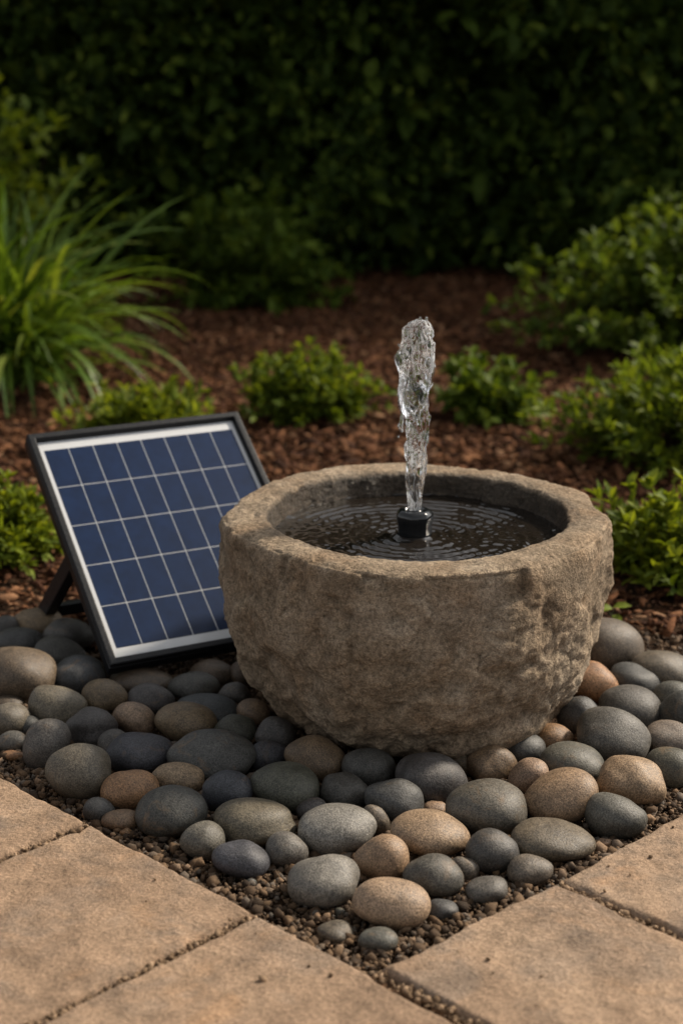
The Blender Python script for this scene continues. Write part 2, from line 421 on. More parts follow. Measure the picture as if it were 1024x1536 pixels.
def joint_grit():
    r = np.random.default_rng(12); P = []
    for a, d, L in ((Lj1, -ql, .33), (Lj2, -ql, .33), (CO + qr * .002, pr, .33), (Rj, pr, .33)):
        k = 520; t = r.uniform(0, L, k); s = r.normal(0, .0034, k); nrm = np.array([-d[1], d[0]])
        P.append(np.column_stack([a[0] + d[0] * t + nrm[0] * s, a[1] + d[1] * t + nrm[1] * s, r.uniform(.018, .0265, k)]))
    for a, d, nn in ((CO, DL, -NL), (CO, DR, -NR)):        # a few crumbs kicked onto the slabs
        k = 9; t = r.uniform(0, .45, k); s = r.exponential(.035, k) + .008
        P.append(np.column_stack([a[0] + d[0] * t + nn[0] * s, a[1] + d[1] * t + nn[1] * s, np.full(k, SLAB_TOP + .0015)]))
    P = np.concatenate(P); n = len(P); s = np.exp(r.normal(math.log(.0018), .4, n)).clip(.0008, .004)
    tag(scatter('joint_grit', ico(1), P, np.column_stack([s * 1.2, s, s * .8]), M['grit'], r, .6, .25), 'crumbs of brown grit in the joints between slabs', 'grit', kind='stuff')
joint_grit()
# ------------------------------------------------------------------ stone basin
WATER_Z = .2385
BASIN_H = .265
def facet(p, amp):
    """Chipped faces: every cell is a plane tilted its own way."""
    ds, ps = mnoise.voronoi(p)
    out = 0; ws = 0
    for k in (0, 1, 2):
        c = ps[k]; h = mnoise.cell_vector(c * 7.31) ; wgt = math.exp(-(ds[k] - ds[0]) * 16)
        out += wgt * ((p - c).dot(h - Vector((.5, .5, .5))) * 2.6 + h[0] - .5); ws += wgt
    return amp * out / ws

def build_basin():
    prof = [(.001, .004), (.08, .002), (.130, .001), (.160, .005), (.188, .020), (.211, .043), (.230, .072), (.2425, .108), (.2485, .150),
            (.2510, .195), (.2500, .235), (.2495, .252), (.2475, .260), (.2430, .2650), (.230, .2665), (.213, .2668), (.198, .2662), (.192, .2635),
            (.189, .254), (.186, .232), (.178, .205), (.150, .180), (.10, .168), (.001, .165)]
    # resample by length
    P = np.array(prof); seg = np.linalg.norm(np.diff(P, axis=0), axis=1); cum = np.concatenate([[0], np.cumsum(seg)])
    # Catmull-Rom like smoothing through dense linear + box filter
    t = np.linspace(0, cum[-1], 1500); pr_ = np.stack([np.interp(t, cum, P[:, k]) for k in (0, 1)], -1)
    ker = np.ones(15) / 15; pad = np.pad(pr_, ((7, 7), (0, 0)), 'edge'); sm = np.stack([np.convolve(pad[:, k], ker, 'valid') for k in (0, 1)], -1)
    ncol, nrow = 560, 300
    # rows denser on the outside face and rim
    tt = np.interp(np.linspace(0, 1, nrow), [0, .08, .62, .86, 1], [0, .16, .62, .80, 1]) * (len(sm) - 1)
    prof2 = np.stack([np.interp(tt, np.arange(len(sm)), sm[:, k]) for k in (0, 1)], -1)
    dn = np.gradient(prof2, axis=0); nr = np.stack([dn[:, 1], -dn[:, 0]], -1); nr /= np.linalg.norm(nr, axis=1)[:, None] + 1e-9
    V = np.zeros((nrow, ncol, 3))
    for j in range(ncol):
        a = 2 * math.pi * j / ncol; ca, sa = math.cos(a), math.sin(a)
        lob = .0055 * mnoise.noise(Vector((ca * 1.6 + 3, sa * 1.6, .3))) + .0045 * mnoise.noise(Vector((ca * 3.4, sa * 3.4 + 5, .9)))
        inlob = .004 * mnoise.noise(Vector((ca * 2.2 + 8, sa * 2.2, 4)))
        zl = .0035 * mnoise.noise(Vector((ca * 1.8, sa * 1.8, 7.7)))
        # flats where the mason split the outside
        flat = 0
        for fa, dep in ((-2.36, .012), (-.62, .010), (-1.35, .004), (2.5, .008), (.9, .008), (.2, .004)):
            d = math.cos(a - fa); flat -= dep * max(0, (d - .86) / .14) ** 1.0
        for i in range(nrow):
            r_, z = prof2[i]; outer = i < nrow * .66
            onrim = abs(z - .266) < .006 and .188 < r_ < .243
            side = z < .262 and r_ > .02 and tt[i] / (len(sm)) < .62
            x, y = r_ * ca, r_ * sa
            p = Vector((x, y, z))
            wv = Vector((fbm(p * 14, 2), fbm(p * 14 + Vector((5, 0, 0)), 2), fbm(p * 14 + Vector((0, 5, 0)), 2))) * .012
            if side:
                d = facet((p + wv) * 9, .0120) + facet((p + wv * .6) * 22 + Vector((3, 3, 3)), .0050) + .0026 * fbm(p * 26, 4, .62) + .0014 * fbm(p * 110, 3, .6) - .0058 * abs(fbm(p * 13 + wv * 45, 2)) + .0018 + .0030 * abs(fbm(p * 19 + wv * 70 + Vector((6, 1, 2)), 2))
                cl = .0115 - .0070 * min(1, max(0, (z - .17) / .06)); d = cl * math.tanh(d / cl)
                k = min(1, z / .06)
                dr = (lob + flat) * (.4 + .6 * k)
            elif r_ > .187:
                d = .0016 * fbm(p * 30, 4, .6) + .0009 * fbm(p * 120, 3, .6); dr = lob + flat
                # broken arris: the outer edge of the rim steps in and down irregularly
                e = max(0, (r_ - .226) / .02); d -= e * .0035 * max(0, fbm(p * 26 + Vector((1, 2, 3)), 3) + .25)
                e2 = max(0, (.197 - r_) / .012); d -= e2 * .0035 * max(0, fbm(p * 30 + Vector((4, 2, 3)), 3) + .2)
                if r_ < .21: dr = dr * max(0, (r_ - .187) / .023) + inlob * (1 - max(0, (r_ - .187) / .023))
            else:
                d = .0026 * fbm(p * 30, 4, .6) + .0010 * fbm(p * 120, 3, .6); dr = inlob
            rr = r_ + nr[i, 0] * d + dr * min(1, r_ / .1)
            V[i, j] = (rr * ca, rr * sa, z + nr[i, 1] * d + (zl if z > .15 else zl * z / .15))
    V[..., 1] *= 1.05; V[..., 2] *= 1.02
    k = np.arange(nrow * ncol).reshape(nrow, ncol); kn = np.roll(k, -1, 1)
    F = np.stack([k[:-1], kn[:-1], kn[1:], k[1:]], -1).reshape(-1, 4)
    global INNER
    row = int(np.argmax((prof2[:, 0] < .1895) & (prof2[:, 0] > .15) & (np.arange(nrow) > nrow * .5) & (prof2[:, 1] * 1.02 < WATER_Z)))
    INNER = np.hypot(V[row, :, 0], V[row, :, 1])
    o = fast_mesh('stone_basin', V.reshape(-1, 3), F, M['basin'], smooth=True)
    tag(o, 'round rough hewn brown stone basin full of water standing on the pebbles', 'stone basin')
build_basin()

NOZ = np.array([-.003, .002])
def build_water():
    nr_, na = 250, 560
    R0 = .0225; SM = np.convolve(np.concatenate([INNER[-4:], INNER, INNER[:4]]), np.ones(9) / 9, 'valid')
    V = []
    for i in range(nr_):
        for j in range(na):
            R1 = SM[j] + .0015; f = i / (nr_ - 1); r_ = R0 + (R1 - R0) * f
            a = 2 * math.pi * j / na; x, y = NOZ[0] * (1 - f) + r_ * math.cos(a), NOZ[1] * (1 - f) + r_ * math.sin(a)
            q = Vector((x, y, 0))
            ph = r_ * 2 * math.pi / .0165 + 2.5 * mnoise.noise(q * 14) + .9 * mnoise.noise(q * 50)
            amp = .00135 * (1.0 - .50 * (r_ / R1)) * (.35 + .95 * abs(mnoise.noise(q * 13 + Vector((3, 1, 0))) + .35))
            z = amp * math.sin(ph) + .0007 * mnoise.noise(Vector((x * 62, y * 80, 2))) + .0004 * mnoise.noise(Vector((x * 140, y * 150, 5)))
            r2 = math.hypot(x - .10, y + .07); z += .0003 * math.sin(r2 * 560 + 3 * mnoise.noise(q * 20)) * max(0, 1 - r2 / .16)
            z += .0022 * math.exp(-(r_ - R0) / .0035)          # meniscus at the nozzle
            z += .0034 * math.exp(-(R1 - r_) / .0032) * (.7 + .8 * mnoise.noise(q * 40))
            V.append((x, y, WATER_Z + z))
    k = np.arange(nr_ * na).reshape(nr_, na); kn = np.roll(k, -1, 1)
    F = np.stack([k[:-1], k[1:], kn[1:], kn[:-1]], -1).reshape(-1, 4)
    tag(fast_mesh('water', np.array(V), F, M['water'], smooth=True), 'dark rippled water filling the stone basin around the black nozzle', 'water', kind='thing')
build_water()

def lathe(name, prof, mat, parent, seg=64, facet=None, loc=(0, 0, 0)):
    V = []; n = len(prof)
    for r_, z in prof:
        for j in range(seg):
            a = 2 * math.pi * j / seg; k = 1
            if facet:
                nf, amt = facet; s = (a % (2 * math.pi / nf)) - math.pi / nf; k = 1 - amt + amt * math.cos(math.pi / nf) / math.cos(s) * 1.0
            V.append((loc[0] + r_ * k * math.cos(a), loc[1] + r_ * k * math.sin(a), loc[2] + z))
    k = np.arange(n * seg).reshape(n, seg); kn = np.roll(k, -1, 1)
    F = np.stack([k[:-1], kn[:-1], kn[1:], k[1:]], -1).reshape(-1, 4)
    return fast_mesh(name, np.array(V), F, mat, parent, smooth=True)

def build_nozzle():
    root = empty('fountain_nozzle', (NOZ[0], NOZ[1], WATER_Z - .06))
    tag(root, 'black rubber fountain nozzle standing in the middle of the basin water', 'fountain nozzle')
    lathe('nozzle_cap', [(.0205, .05), (.0215, .058), (.0222, .061), (.0226, .066), (.0224, .072), (.0232, .078), (.0241, .082), (.0245, .0855), (.0240, .0895), (.0222, .0925), (.0196, .0945),
                         (.0165, .0952), (.0135, .0946), (.0120, .0930), (.0110, .0915), (.0095, .0912), (.0080, .0925), (.0068, .0925), (.0060, .089), (.0055, .080)], M['rubber'], root, 96, (7, .55))
    lathe('riser_tube', [(.014, -.045), (.014, .03), (.0185, .036), (.0185, .052)], M['rubber'], root, 40)
    lathe('outlet_ring', [(.0098, .0900), (.0102, .0932), (.0094, .0950), (.0078, .0952), (.0070, .0935), (.0068, .0895)], M['rubber'], root, 48)
build_nozzle()

def build_jet():
    zb, zt = WATER_Z + .029, .516
    # height fraction -> centre x offset, half width (m)
    tab = np.array([[0, .000, .0080], [.06, .000, .0088], [.16, .000, .0106], [.26, .0015, .0128], [.36, .0020, .0130], [.46, .0022, .0140], [.54, .0010, .0158], [.62, -.0010, .0185], [.72, -.0022, .0212],
                    [.82, -.0018, .0220], [.90, .0000, .0198], [.95, .0010, .0175], [.985, .0015, .0115], [1.0, .0020, .001]])
    nrow, nc = 420, 150; V = []
    for i in range(nrow):
        t = i / (nrow - 1); t = 1 - (1 - t) ** 1.15
        cx = np.interp(t, tab[:, 0], tab[:, 1]); hw = np.interp(t, tab[:, 0], tab[:, 2]); z = zb + (zt - zb) * t
        tw = t * 2.0
        for j in range(nc):
            a = 2 * math.pi * j / nc; ca, sa = math.cos(a), math.sin(a)
            p = Vector((math.cos(a + tw) * 1.1, math.sin(a + tw) * 1.1, z * 28))
            p2 = Vector((math.cos(a + tw) * 2.8, math.sin(a + tw) * 2.8, z * 62)); p3 = Vector((ca * 6, sa * 6, z * 190))
            up = min(1, t / .35)
            d = (.30 * mnoise.noise(p) + .22 * mnoise.noise(p2) + .035 * mnoise.noise(p3)) * (.55 + .75 * up)
            fl = 1 - .35 * up * (1 - math.exp(-((t - .7) / .35) ** 2) * .4)
            rr = hw * (1 + d)
            V.append((NOZ[0] + cx + rr * ca, NOZ[1] + rr * sa * fl, z + .006 * mnoise.noise(p2 + Vector((7, 7, 7))) * up))
    k = np.arange(nrow * nc).reshape(nrow, nc); kn = np.roll(k, -1, 1)
    F = np.stack([k[:-1], kn[:-1], kn[1:], k[1:]], -1).reshape(-1, 4)
    root = fast_mesh('water_jet', np.array(V), F, M['jet'], smooth=True)
    tag(root, 'upright splashing jet of clear water rising from the black nozzle', 'water jet')
    def blob(name, pts, n=22):       # tapered thread of falling water
        pts = np.array(pts); m = len(pts); V = []
        q = np.linspace(0, m - 1, 60)
        for u in q:
            x, y, z, rr = [np.interp(u, np.arange(m), pts[:, c]) for c in range(4)]
            for j in range(n):
                a = 2 * math.pi * j / n
                w = 1 + .35 * mnoise.noise(Vector((math.cos(a) * 1.5, math.sin(a) * 1.5, z * 130)))
                V.append((x + rr * w * math.cos(a), y + rr * w * math.sin(a), z))
        k = np.arange(60 * n).reshape(60, n); kn = np.roll(k, -1, 1)
        F = np.stack([k[:-1], kn[:-1], kn[1:], k[1:]], -1).reshape(-1, 4)
        return fast_mesh(name, np.array(V), F, M['jet'], root, smooth=True)
    x0, y0 = NOZ
    blob('falling_drip', [(x0 - .0135, y0 - .004, .452, .0004), (x0 - .0185, y0 - .007, .444, .0026), (x0 - .0205, y0 - .008, .43, .0032), (x0 - .0200, y0 - .009, .414, .0026), (x0 - .0175, y0 - .010, .400, .0018),
                          (x0 - .0185, y0 - .010, .390, .0030), (x0 - .0195, y0 - .010, .383, .0036), (x0 - .0180, y0 - .010, .378, .0024), (x0 - .0175, y0 - .010, .376, .0003)])
    blob('falling_drip', [(x0 + .0165, y0 - .004, .478, .0004), (x0 + .0195, y0 - .006, .468, .0030), (x0 + .0195, y0 - .007, .452, .0034), (x0 + .017, y0 - .007, .438, .0020), (x0 + .0155, y0 - .006, .430, .0003)])
    for dx, dy, z, rr in ((-.0215, -.01, .371, .0013), (.012, .004, .517, .0022), (-.010, -.004, .511, .0020), (.0215, 0, .487, .0016), (-.0225, -.004, .486, .0013), (.004, -.006, .519, .0018)):
        blob('droplet', [(x0 + dx, y0 + dy, z - rr * 1.4, .0001), (x0 + dx, y0 + dy, z - rr * .8, rr * .75), (x0 + dx, y0 + dy, z, rr), (x0 + dx, y0 + dy, z + rr * .8, rr * .6), (x0 + dx, y0 + dy, z + rr * 1.5, .0001)], 14)
build_jet()

# ------------------------------------------------------------------ solar panel
def build_panel():
    yaw, T, w, h = R(27.93), R(37.56), .336, .407
    u = Vector((math.cos(yaw), math.sin(yaw), 0)); hh = Vector((math.sin(yaw), -math.cos(yaw), 0))
    v = -(hh * math.cos(T)) + Vector((0, 0, math.sin(T))); nrm = u.cross(v)
    BL = Vector((-.404, .035, .045))
    mw = Matrix((u, v, nrm)).transposed().to_4x4(); mw.translation = BL + u * w / 2
    root = empty('solar_panel', (0, 0, 0)); root.matrix_world = mw
    inv = mw.inverted()
    tag(root, 'tilted blue solar panel in a black frame leaning beside the stone basin', 'solar panel')
    def ring(name, prof, x0, x1, y0, y1, mat):
        V = []; F = []
        for ins, z in prof:
            V += [(x0 + ins, y0 + ins, z), (x1 - ins, y0 + ins, z), (x1 - ins, y1 - ins, z), (x0 + ins, y1 - ins, z)]
        n = len(prof)
        for i in range(n):
            j = (i + 1) % n
            for k in range(4):
                l = (k + 1) % 4; F.append((i * 4 + k, i * 4 + l, j * 4 + l, j * 4 + k))
        o = mesh(name, V, F, mat, root, smooth=False)
        bv = o.modifiers.new('bevel', 'BEVEL'); bv.width = .0008; bv.segments = 2; bv.limit_method = 'ANGLE'; bv.angle_limit = R(25)
        return o
    ring('frame', [(.0005, -.020), (0, -.018), (0, -.004), (.0016, -.003), (.0016, -.001), (0, 0), (0, .0045), (.0015, .006), (.0095, .006), (.0105, .005), (.0112, .001), (.0120, -.0005), (.0120, -.020)],
         -w / 2, w / 2, 0, h, M['black'])
    a = .0118
    def slabm(name, x0, x1, y0, y1, z0, z1, mat, parent):
        V = [(x0, y0, z0), (x1, y0, z0), (x1, y1, z0), (x0, y1, z0), (x0, y0, z1), (x1, y0, z1), (x1, y1, z1), (x0, y1, z1)]
        F = [(0, 3, 2, 1), (4, 5, 6, 7), (0, 1, 5, 4), (1, 2, 6, 5), (2, 3, 7, 6), (3, 0, 4, 7)]
        return mesh(name, V, F, mat, parent, smooth=False)
    slabm('back_sheet', -w / 2 + a, w / 2 - a, a, h - a, -.0085, -.0030, M['silver'], root)
    # eight columns and five rows of cells
    cx0, cx1, cy0, cy1 = -w / 2 + .0185, w / 2 - .0175, .0285, h - .0275
    gap = .0017; nx, ny = 8, 5; V = []; F = []
    cwx, cwy = (cx1 - cx0) / nx, (cy1 - cy0) / ny
    for i in range(nx):
        for j in range(ny):
            x0, x1 = cx0 + i * cwx + gap / 2, cx0 + (i + 1) * cwx - gap / 2; y0, y1 = cy0 + j * cwy + gap / 2, cy0 + (j + 1) * cwy - gap / 2
            b = len(V); z = -.0024
            V += [(x0, y0, -.0032), (x1, y0, -.0032), (x1, y1, -.0032), (x0, y1, -.0032), (x0, y0, z), (x1, y0, z), (x1, y1, z), (x0, y1, z)]
            F += [(b + 4, b + 5, b + 6, b + 7), (b, b + 1, b + 5, b + 4), (b + 1, b + 2, b + 6, b + 5), (b + 2, b + 3, b + 7, b + 6), (b + 3, b, b + 4, b + 7)]
    mesh('cell_sheet', V, F, M['cell'], root, smooth=False)
    slabm('back_cover', -w / 2 + a, w / 2 - a, a, h - a, -.0185, -.0095, M['black'], root)
    # U-shaped stand: two legs from half way up the back, a bar on the pebbles
    def bar(name, A, B, wx, wy, side):
        A, B = Vector(A), Vector(B); d = (B - A).normalized(); s = (side - d * side.dot(d)).normalized(); t = d.cross(s)
        V = []
        for P in (A, B):
            for sx, sy in ((-1, -1), (1, -1), (1, 1), (-1, 1)): V.append(inv @ (P + s * sx * wx / 2 + t * sy * wy / 2))
        F = [(3, 2, 1, 0), (4, 5, 6, 7), (0, 1, 5, 4), (1, 2, 6, 5), (2, 3, 7, 6), (3, 0, 4, 7)]
        o = mesh(name, V, F, M['black'], stand, smooth=False)
        bv = o.modifiers.new('bevel', 'BEVEL'); bv.width = .0018; bv.segments = 2
        return o
    stand = empty('stand', (0, 0, 0)); stand.parent = root
    top = BL + v * h * .50 - nrm * .0215
    foot = Vector(ground_at(66, 918, .032)); foot = Vector(foot)
    lo = u * .020; hi = u * (w - .020)
    base0 = foot
    bar('leg', top + lo, base0 - Vector((0, 0, .006)), .017, .026, u)
    bar('leg', top + hi, base0 + (hi - lo) - Vector((0, 0, .006)), .017, .026, u)
    bar('foot_bar', base0 + u * .0092, base0 + (hi - lo) - u * .0092, .018, .017, Vector((0, 0, 1)))
    lathe('hinge', [(.0001, -.006), (.008, -.006), (.009, -.004), (.009, .004), (.008, .006), (.0001, .006)], M['black'], root, 24, None, (-w / 2 + .020, h * .5, -.0245))
    lathe('hinge', [(.0001, -.006), (.008, -.006), (.009, -.004), (.009, .004), (.008, .006), (.0001, .006)], M['black'], root, 24, None, (w / 2 - .020, h * .5, -.0245))
build_panel()
# ------------------------------------------------------------------ river pebbles
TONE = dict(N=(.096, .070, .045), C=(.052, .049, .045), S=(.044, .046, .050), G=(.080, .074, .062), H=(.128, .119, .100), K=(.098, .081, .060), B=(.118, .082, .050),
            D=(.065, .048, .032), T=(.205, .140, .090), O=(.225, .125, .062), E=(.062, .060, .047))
# x, y, width, height in the photograph, lean (right end down +), tone, label
PEBBLES = [
 (26,1011,116,82,4,'N','very large smooth brown pebble cut by the left edge, biggest on that side'),
 (8,943,52,36,0,'C','dark grey pebble at the left edge in the rearmost row beside the mulch'),
 (30,962,72,42,-4,'C','dark grey pebble directly behind the very large brown pebble at the left edge'),
 (57,935,66,46,5,'B','brown pebble under the foot of the solar panel stand, touching the mulch'),
 (104,953,68,54,5,'C','lumpy dark grey pebble below the bar of the solar panel stand'),
 (94,980,76,42,10,'C','flat dark grey pebble between stand and panel frame, behind the slate blue one'),
 (116,1014,80,58,4,'S','slate blue pebble touching the left side of the panel frame bottom corner'),
 (88,1060,82,60,14,'K','tan grey speckled pebble below the slate pebble at the panel corner'),
 (157,1047,67,54,6,'B','dull brown pebble just below the lower left corner of the panel frame'),
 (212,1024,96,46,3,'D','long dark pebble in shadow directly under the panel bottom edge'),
 (12,1056,44,26,0,'D','half buried brown pebble below the very large brown one at the left edge'),
 (14,1081,60,50,0,'K','speckled grey brown pebble cut by the left edge above a small tan chip'),
 (41,1089,36,31,-5,'C','small dark pebble left of the upright grey egg shaped pebble'),
 (20,1114,43,32,3,'G','small grey pebble lying at the left edge just above the far left slab'),
 (22,1134,30,18,8,'O','little orange stone chip beside the corner of the far left slab'),
 (72,1117,76,66,-62,'G','upright grey egg shaped pebble leaning right near the left slab'),
 (140,1093,71,61,6,'C','round dark speckled pebble right of the upright grey egg shaped one'),
 (119,1158,95,82,8,'K','big round grey brown pebble next to the joint of the two left slabs'),
 (172,1121,54,48,-20,'C','grey pebble mostly hidden behind the wide slate blue one'),
 (209,1129,98,62,3,'S','wide slate blue pebble left of the largest charcoal pebble'),
 (202,1079,67,48,14,'T','tan brown pebble above the wide slate blue one'),
 (279,1084,87,60,8,'B','plump brown pebble directly above the largest charcoal pebble'),
 (226,1049,68,46,4,'C','dark grey pebble in the shadow below the panel, above the plump brown one'),
 (290,1031,72,44,4,'C','rounded dark grey pebble below the right half of the panel edge'),
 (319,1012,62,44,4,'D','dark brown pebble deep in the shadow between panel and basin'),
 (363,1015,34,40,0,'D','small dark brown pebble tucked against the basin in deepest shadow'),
 (349,1043,45,36,0,'C','small charcoal pebble near the basin behind the flat slate blue one'),
 (313,1065,90,44,7,'S','flat slate blue pebble lying between the plump brown pebble and the basin'),
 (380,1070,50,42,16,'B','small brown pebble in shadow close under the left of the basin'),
 (354,1096,60,48,8,'E','grey brown round pebble right above the largest charcoal pebble end'),
 (413,1104,58,52,12,'C','round charcoal pebble under the basin, above a smaller dark slate one'),
 (401,1134,56,46,6,'S','dark slate pebble between the largest charcoal pebble and the brown one under the basin'),
 (319,1134,125,74,4,'C','largest charcoal pebble of the bed, wide and flat, left of the basin'),
 (472,1140,85,68,12,'B','brown egg shaped pebble in shadow under the front left of the basin'),
 (196,1184,82,63,-5,'O','bright orange pebble beside the big round grey brown one on the left'),
 (268,1168,71,48,10,'T','tan brown pebble right of the bright orange pebble'),
 (339,1190,75,64,6,'S','round slate blue pebble below the largest charcoal pebble'),
 (427,1181,105,74,7,'E','big dark olive grey pebble below the brown egg shaped one'),
 (260,1218,111,77,-11,'C','big dark grey oval pebble below the tan brown pebble beside the slab edge'),
 (148,1216,46,38,10,'C','small dark flat pebble at the joint corner of the left slabs'),
 (181,1231,54,34,0,'B','small flat brown pebble at the slab edge left of the big dark oval'),
 (190,1249,18,14,0,'O','tiny orange stone at the slab edge under the small flat brown pebble'),
 (387,1234,120,72,5,'K','long brown oval pebble between the big dark oval and the large pale grey one'),
 (303,1262,68,56,4,'G','round grey pebble nearest the left slab edge, right of the big dark oval'),
 (365,1289,83,59,10,'S','slate blue oval pebble lying low beside the left slab edge'),
 (431,1277,60,54,4,'G','small round grey pebble left of the large pale grey oval'),
 (468,1216,46,38,-10,'C','small charcoal pebble peeping out behind the large pale grey oval'),
 (504,1244,115,78,-2,'H','large pale grey oval pebble in the front middle of the bed'),
 (565,1231,54,34,62,'K','narrow brown grey pebble standing on edge right of the large pale grey oval'),
 (516,1189,75,58,4,'C','dark grey pebble above the large pale grey oval'),
 (553,1153,80,62,12,'C','charcoal pebble under the front of the basin, right of the brown egg shaped one'),
 (484,1322,108,79,-4,'H','big speckled grey pebble standing alone on the gravel at front left'),
 (375,1325,18,15,0,'C','tiny grey stone on the gravel below the slate blue oval'),
 (574,1290,77,71,0,'T','round tan pebble in the middle of the front group'),
 (645,1251,120,70,8,'T','long orange tan pebble right of the narrow one standing on edge'),
 (650,1214,36,27,0,'T','very small tan pebble behind the long orange tan one'),
 (591,1203,86,68,14,'C','dark grey pebble behind the narrow one standing on edge'),
 (649,1315,87,65,7,'G','smooth grey pebble right of the round tan one'),
 (588,1356,107,80,3,'T','largest tan pebble at the front point of the bed'),
 (695,1303,42,38,45,'K','small grey brown pebble leaning on the smooth grey one'),
 (664,1365,47,34,-8,'C','small dark rough pebble right of the largest front tan one'),
 (503,1398,53,34,4,'K','small rusty grey pebble at the bottom left of the front point'),
 (568,1410,57,40,3,'G','grey green pebble nearest the paving corner, lowest in the picture'),
 (511,1370,17,17,0,'G','tiny grey stone on the gravel left of the largest front tan pebble'),
 (646,1169,103,78,10,'C','big charcoal pebble half in sunlight below the front of the basin'),
 (728,1210,121,86,4,'G','very big grey pebble right of the half sunlit charcoal one'),
 (737,1279,76,66,-6,'C','round dark slate pebble below the very big grey one'),
 (831,1262,123,66,6,'K','long flat grey brown pebble beside the right slab'),
 (793,1307,65,47,-4,'K','small grey brown pebble at the right slab corner'),
 (729,1335,64,40,-4,'G','small smooth grey pebble beside the slab right of the front point'),
 (736,1148,71,56,8,'B','rusty brown pebble under the right front of the basin'),
 (793,1166,58,55,-15,'T','small pinkish tan pebble right of the rusty brown one under the basin'),
 (843,1196,112,80,-14,'T','large pale tan egg shaped pebble right of the very big grey one'),
 (944,1174,94,74,9,'T','large brown tan pebble near the right soil gap beside the pale tan egg'),
 (925,1226,89,66,2,'G','dark speckled grey pebble at the right slab edge under the large brown tan one'),
 (860,1146,96,62,6,'G','dark grey oval pebble behind the large pale tan egg shaped one'),
 (789,1125,57,50,-5,'C','small round dark pebble under the right of the basin beside an orange one'),
 (830,1110,61,48,4,'O','orange brown pebble under the right side of the basin'),
 (865,1075,60,58,-22,'C','dark grey pebble with a dent close to the basin right side'),
 (920,1107,108,80,13,'G','biggest grey egg shaped pebble on the right of the basin'),
 (943,1063,95,64,13,'G','broad grey pebble directly above the biggest grey egg on the right'),
 (889,1026,74,58,18,'O','golden brown pebble touching the right side of the basin'),
 (951,1021,77,48,10,'C','dark slate oval pebble right of the golden brown one'),
 (916,972,98,80,10,'K','large smooth brown grey pebble behind the basin at right, by the seedling'),
 (994,1006,94,58,10,'K','flat brown grey pebble in the rear row at the right edge'),
 (1006,1047,58,48,-10,'G','small grey pebble below the flat brown grey one at the right edge'),
 (1020,1071,66,62,-25,'C','dark grey pebble cut by the right edge, beside the broad grey one'),
 (1001,1111,74,52,8,'K','purplish brown pebble at the right edge beside the biggest grey egg'),
 (1002,1152,72,58,4,'E','dark grey brown pebble at the right edge just above the soil gap'),
 (905,1265,23,16,0,'T','tiny tan stone chip at the right slab edge'),
 (693,1148,34,38,0,'D','small dark brown pebble wedged under the basin beside the half sunlit one'),
]
ICO4 = ico(4)
def build_pebbles():
    r = np.random.default_rng(21)
    BV, BF = ICO4
    for (x, y, w, h, lean, tone, label) in PEBBLES:
        small = w < 32
        c = None
        z = .02
        for _ in range(6):
            P = ground_at(x, y, z); D = np.linalg.norm(P - CAM); th = math.asin((CAM[2] - P[2]) / D)
            s = D * math.cos(math.atan((y - 768) / FPX)) / FPX
            a = w / 2 * s; hv = h / 2 * s
            b = (.80 * a + .20 * hv) * .92 if abs(lean) < 40 else min(a, hv) * .95
            b = min(b, hv * .85 / math.sin(th) if th > .2 else b)
            c = math.sqrt(max(hv * hv - (b * math.sin(th)) ** 2, (.45 * hv) ** 2)) / math.cos(th)
            lr = R(lean); zext = math.sqrt((c * math.cos(lr)) ** 2 + (a * math.sin(lr)) ** 2)
            z = zext * .86 - .001
        V = BV.copy()
        e = r.uniform(.96, 1.04, 3); V = np.sign(V) * np.abs(V) ** e
        V *= 1 / np.max(np.abs(V), 0)
        # smooth lumps, one egg-like taper
        k = r.normal(0, 1.25, (5, 3)); ph = r.uniform(0, 6.28, 5); am = r.uniform(.014, .044, 5)
        lump = sum(am[i] * np.sin(BV @ k[i] * 1.5 + ph[i]) for i in range(5))
        k2 = r.normal(0, 3.2, (6, 3)); ph2 = r.uniform(0, 6.28, 6)
        lump += sum(.0085 * np.sin(BV @ k2[i] + ph2[i]) for i in range(6))
        if small: lump += .10 * np.sin(BV @ r.normal(0, 2.2, 3) + 1)
        V *= (1 + lump - lump.mean())[:, None]
        eg = r.uniform(-.19, .19); V[:, 1] *= 1 + eg * BV[:, 0]; V[:, 2] *= 1 + eg * .8 * BV[:, 0]
        V[:, 2] = np.where(V[:, 2] < 0, V[:, 2] * .92, V[:, 2])
        V *= np.array([a, b, c]) * (1.065 if y < 1180 else 1.035)
        cl, sl = math.cos(R(lean)), math.sin(R(lean))
        V = V @ np.array([[cl, 0, -sl], [0, 1, 0], [sl, 0, cl]])
        yw = r.uniform(-.12, .12); cl, sl = math.cos(yw), math.sin(yw); V = V @ np.array([[cl, sl, 0], [-sl, cl, 0], [0, 0, 1]])
        o = fast_mesh('river_pebble', V, BF, M['pebble'], smooth=True)
        o.location = P
        t = np.array(TONE[tone]) * r.uniform(.86, 1.16) * np.array([r.uniform(.95, 1.06), 1, r.uniform(.93, 1.06)])
        o.color = (*t, 1)
        tag(o, label, 'pebble', 'smooth river pebbles around the stone fountain')
build_pebbles()

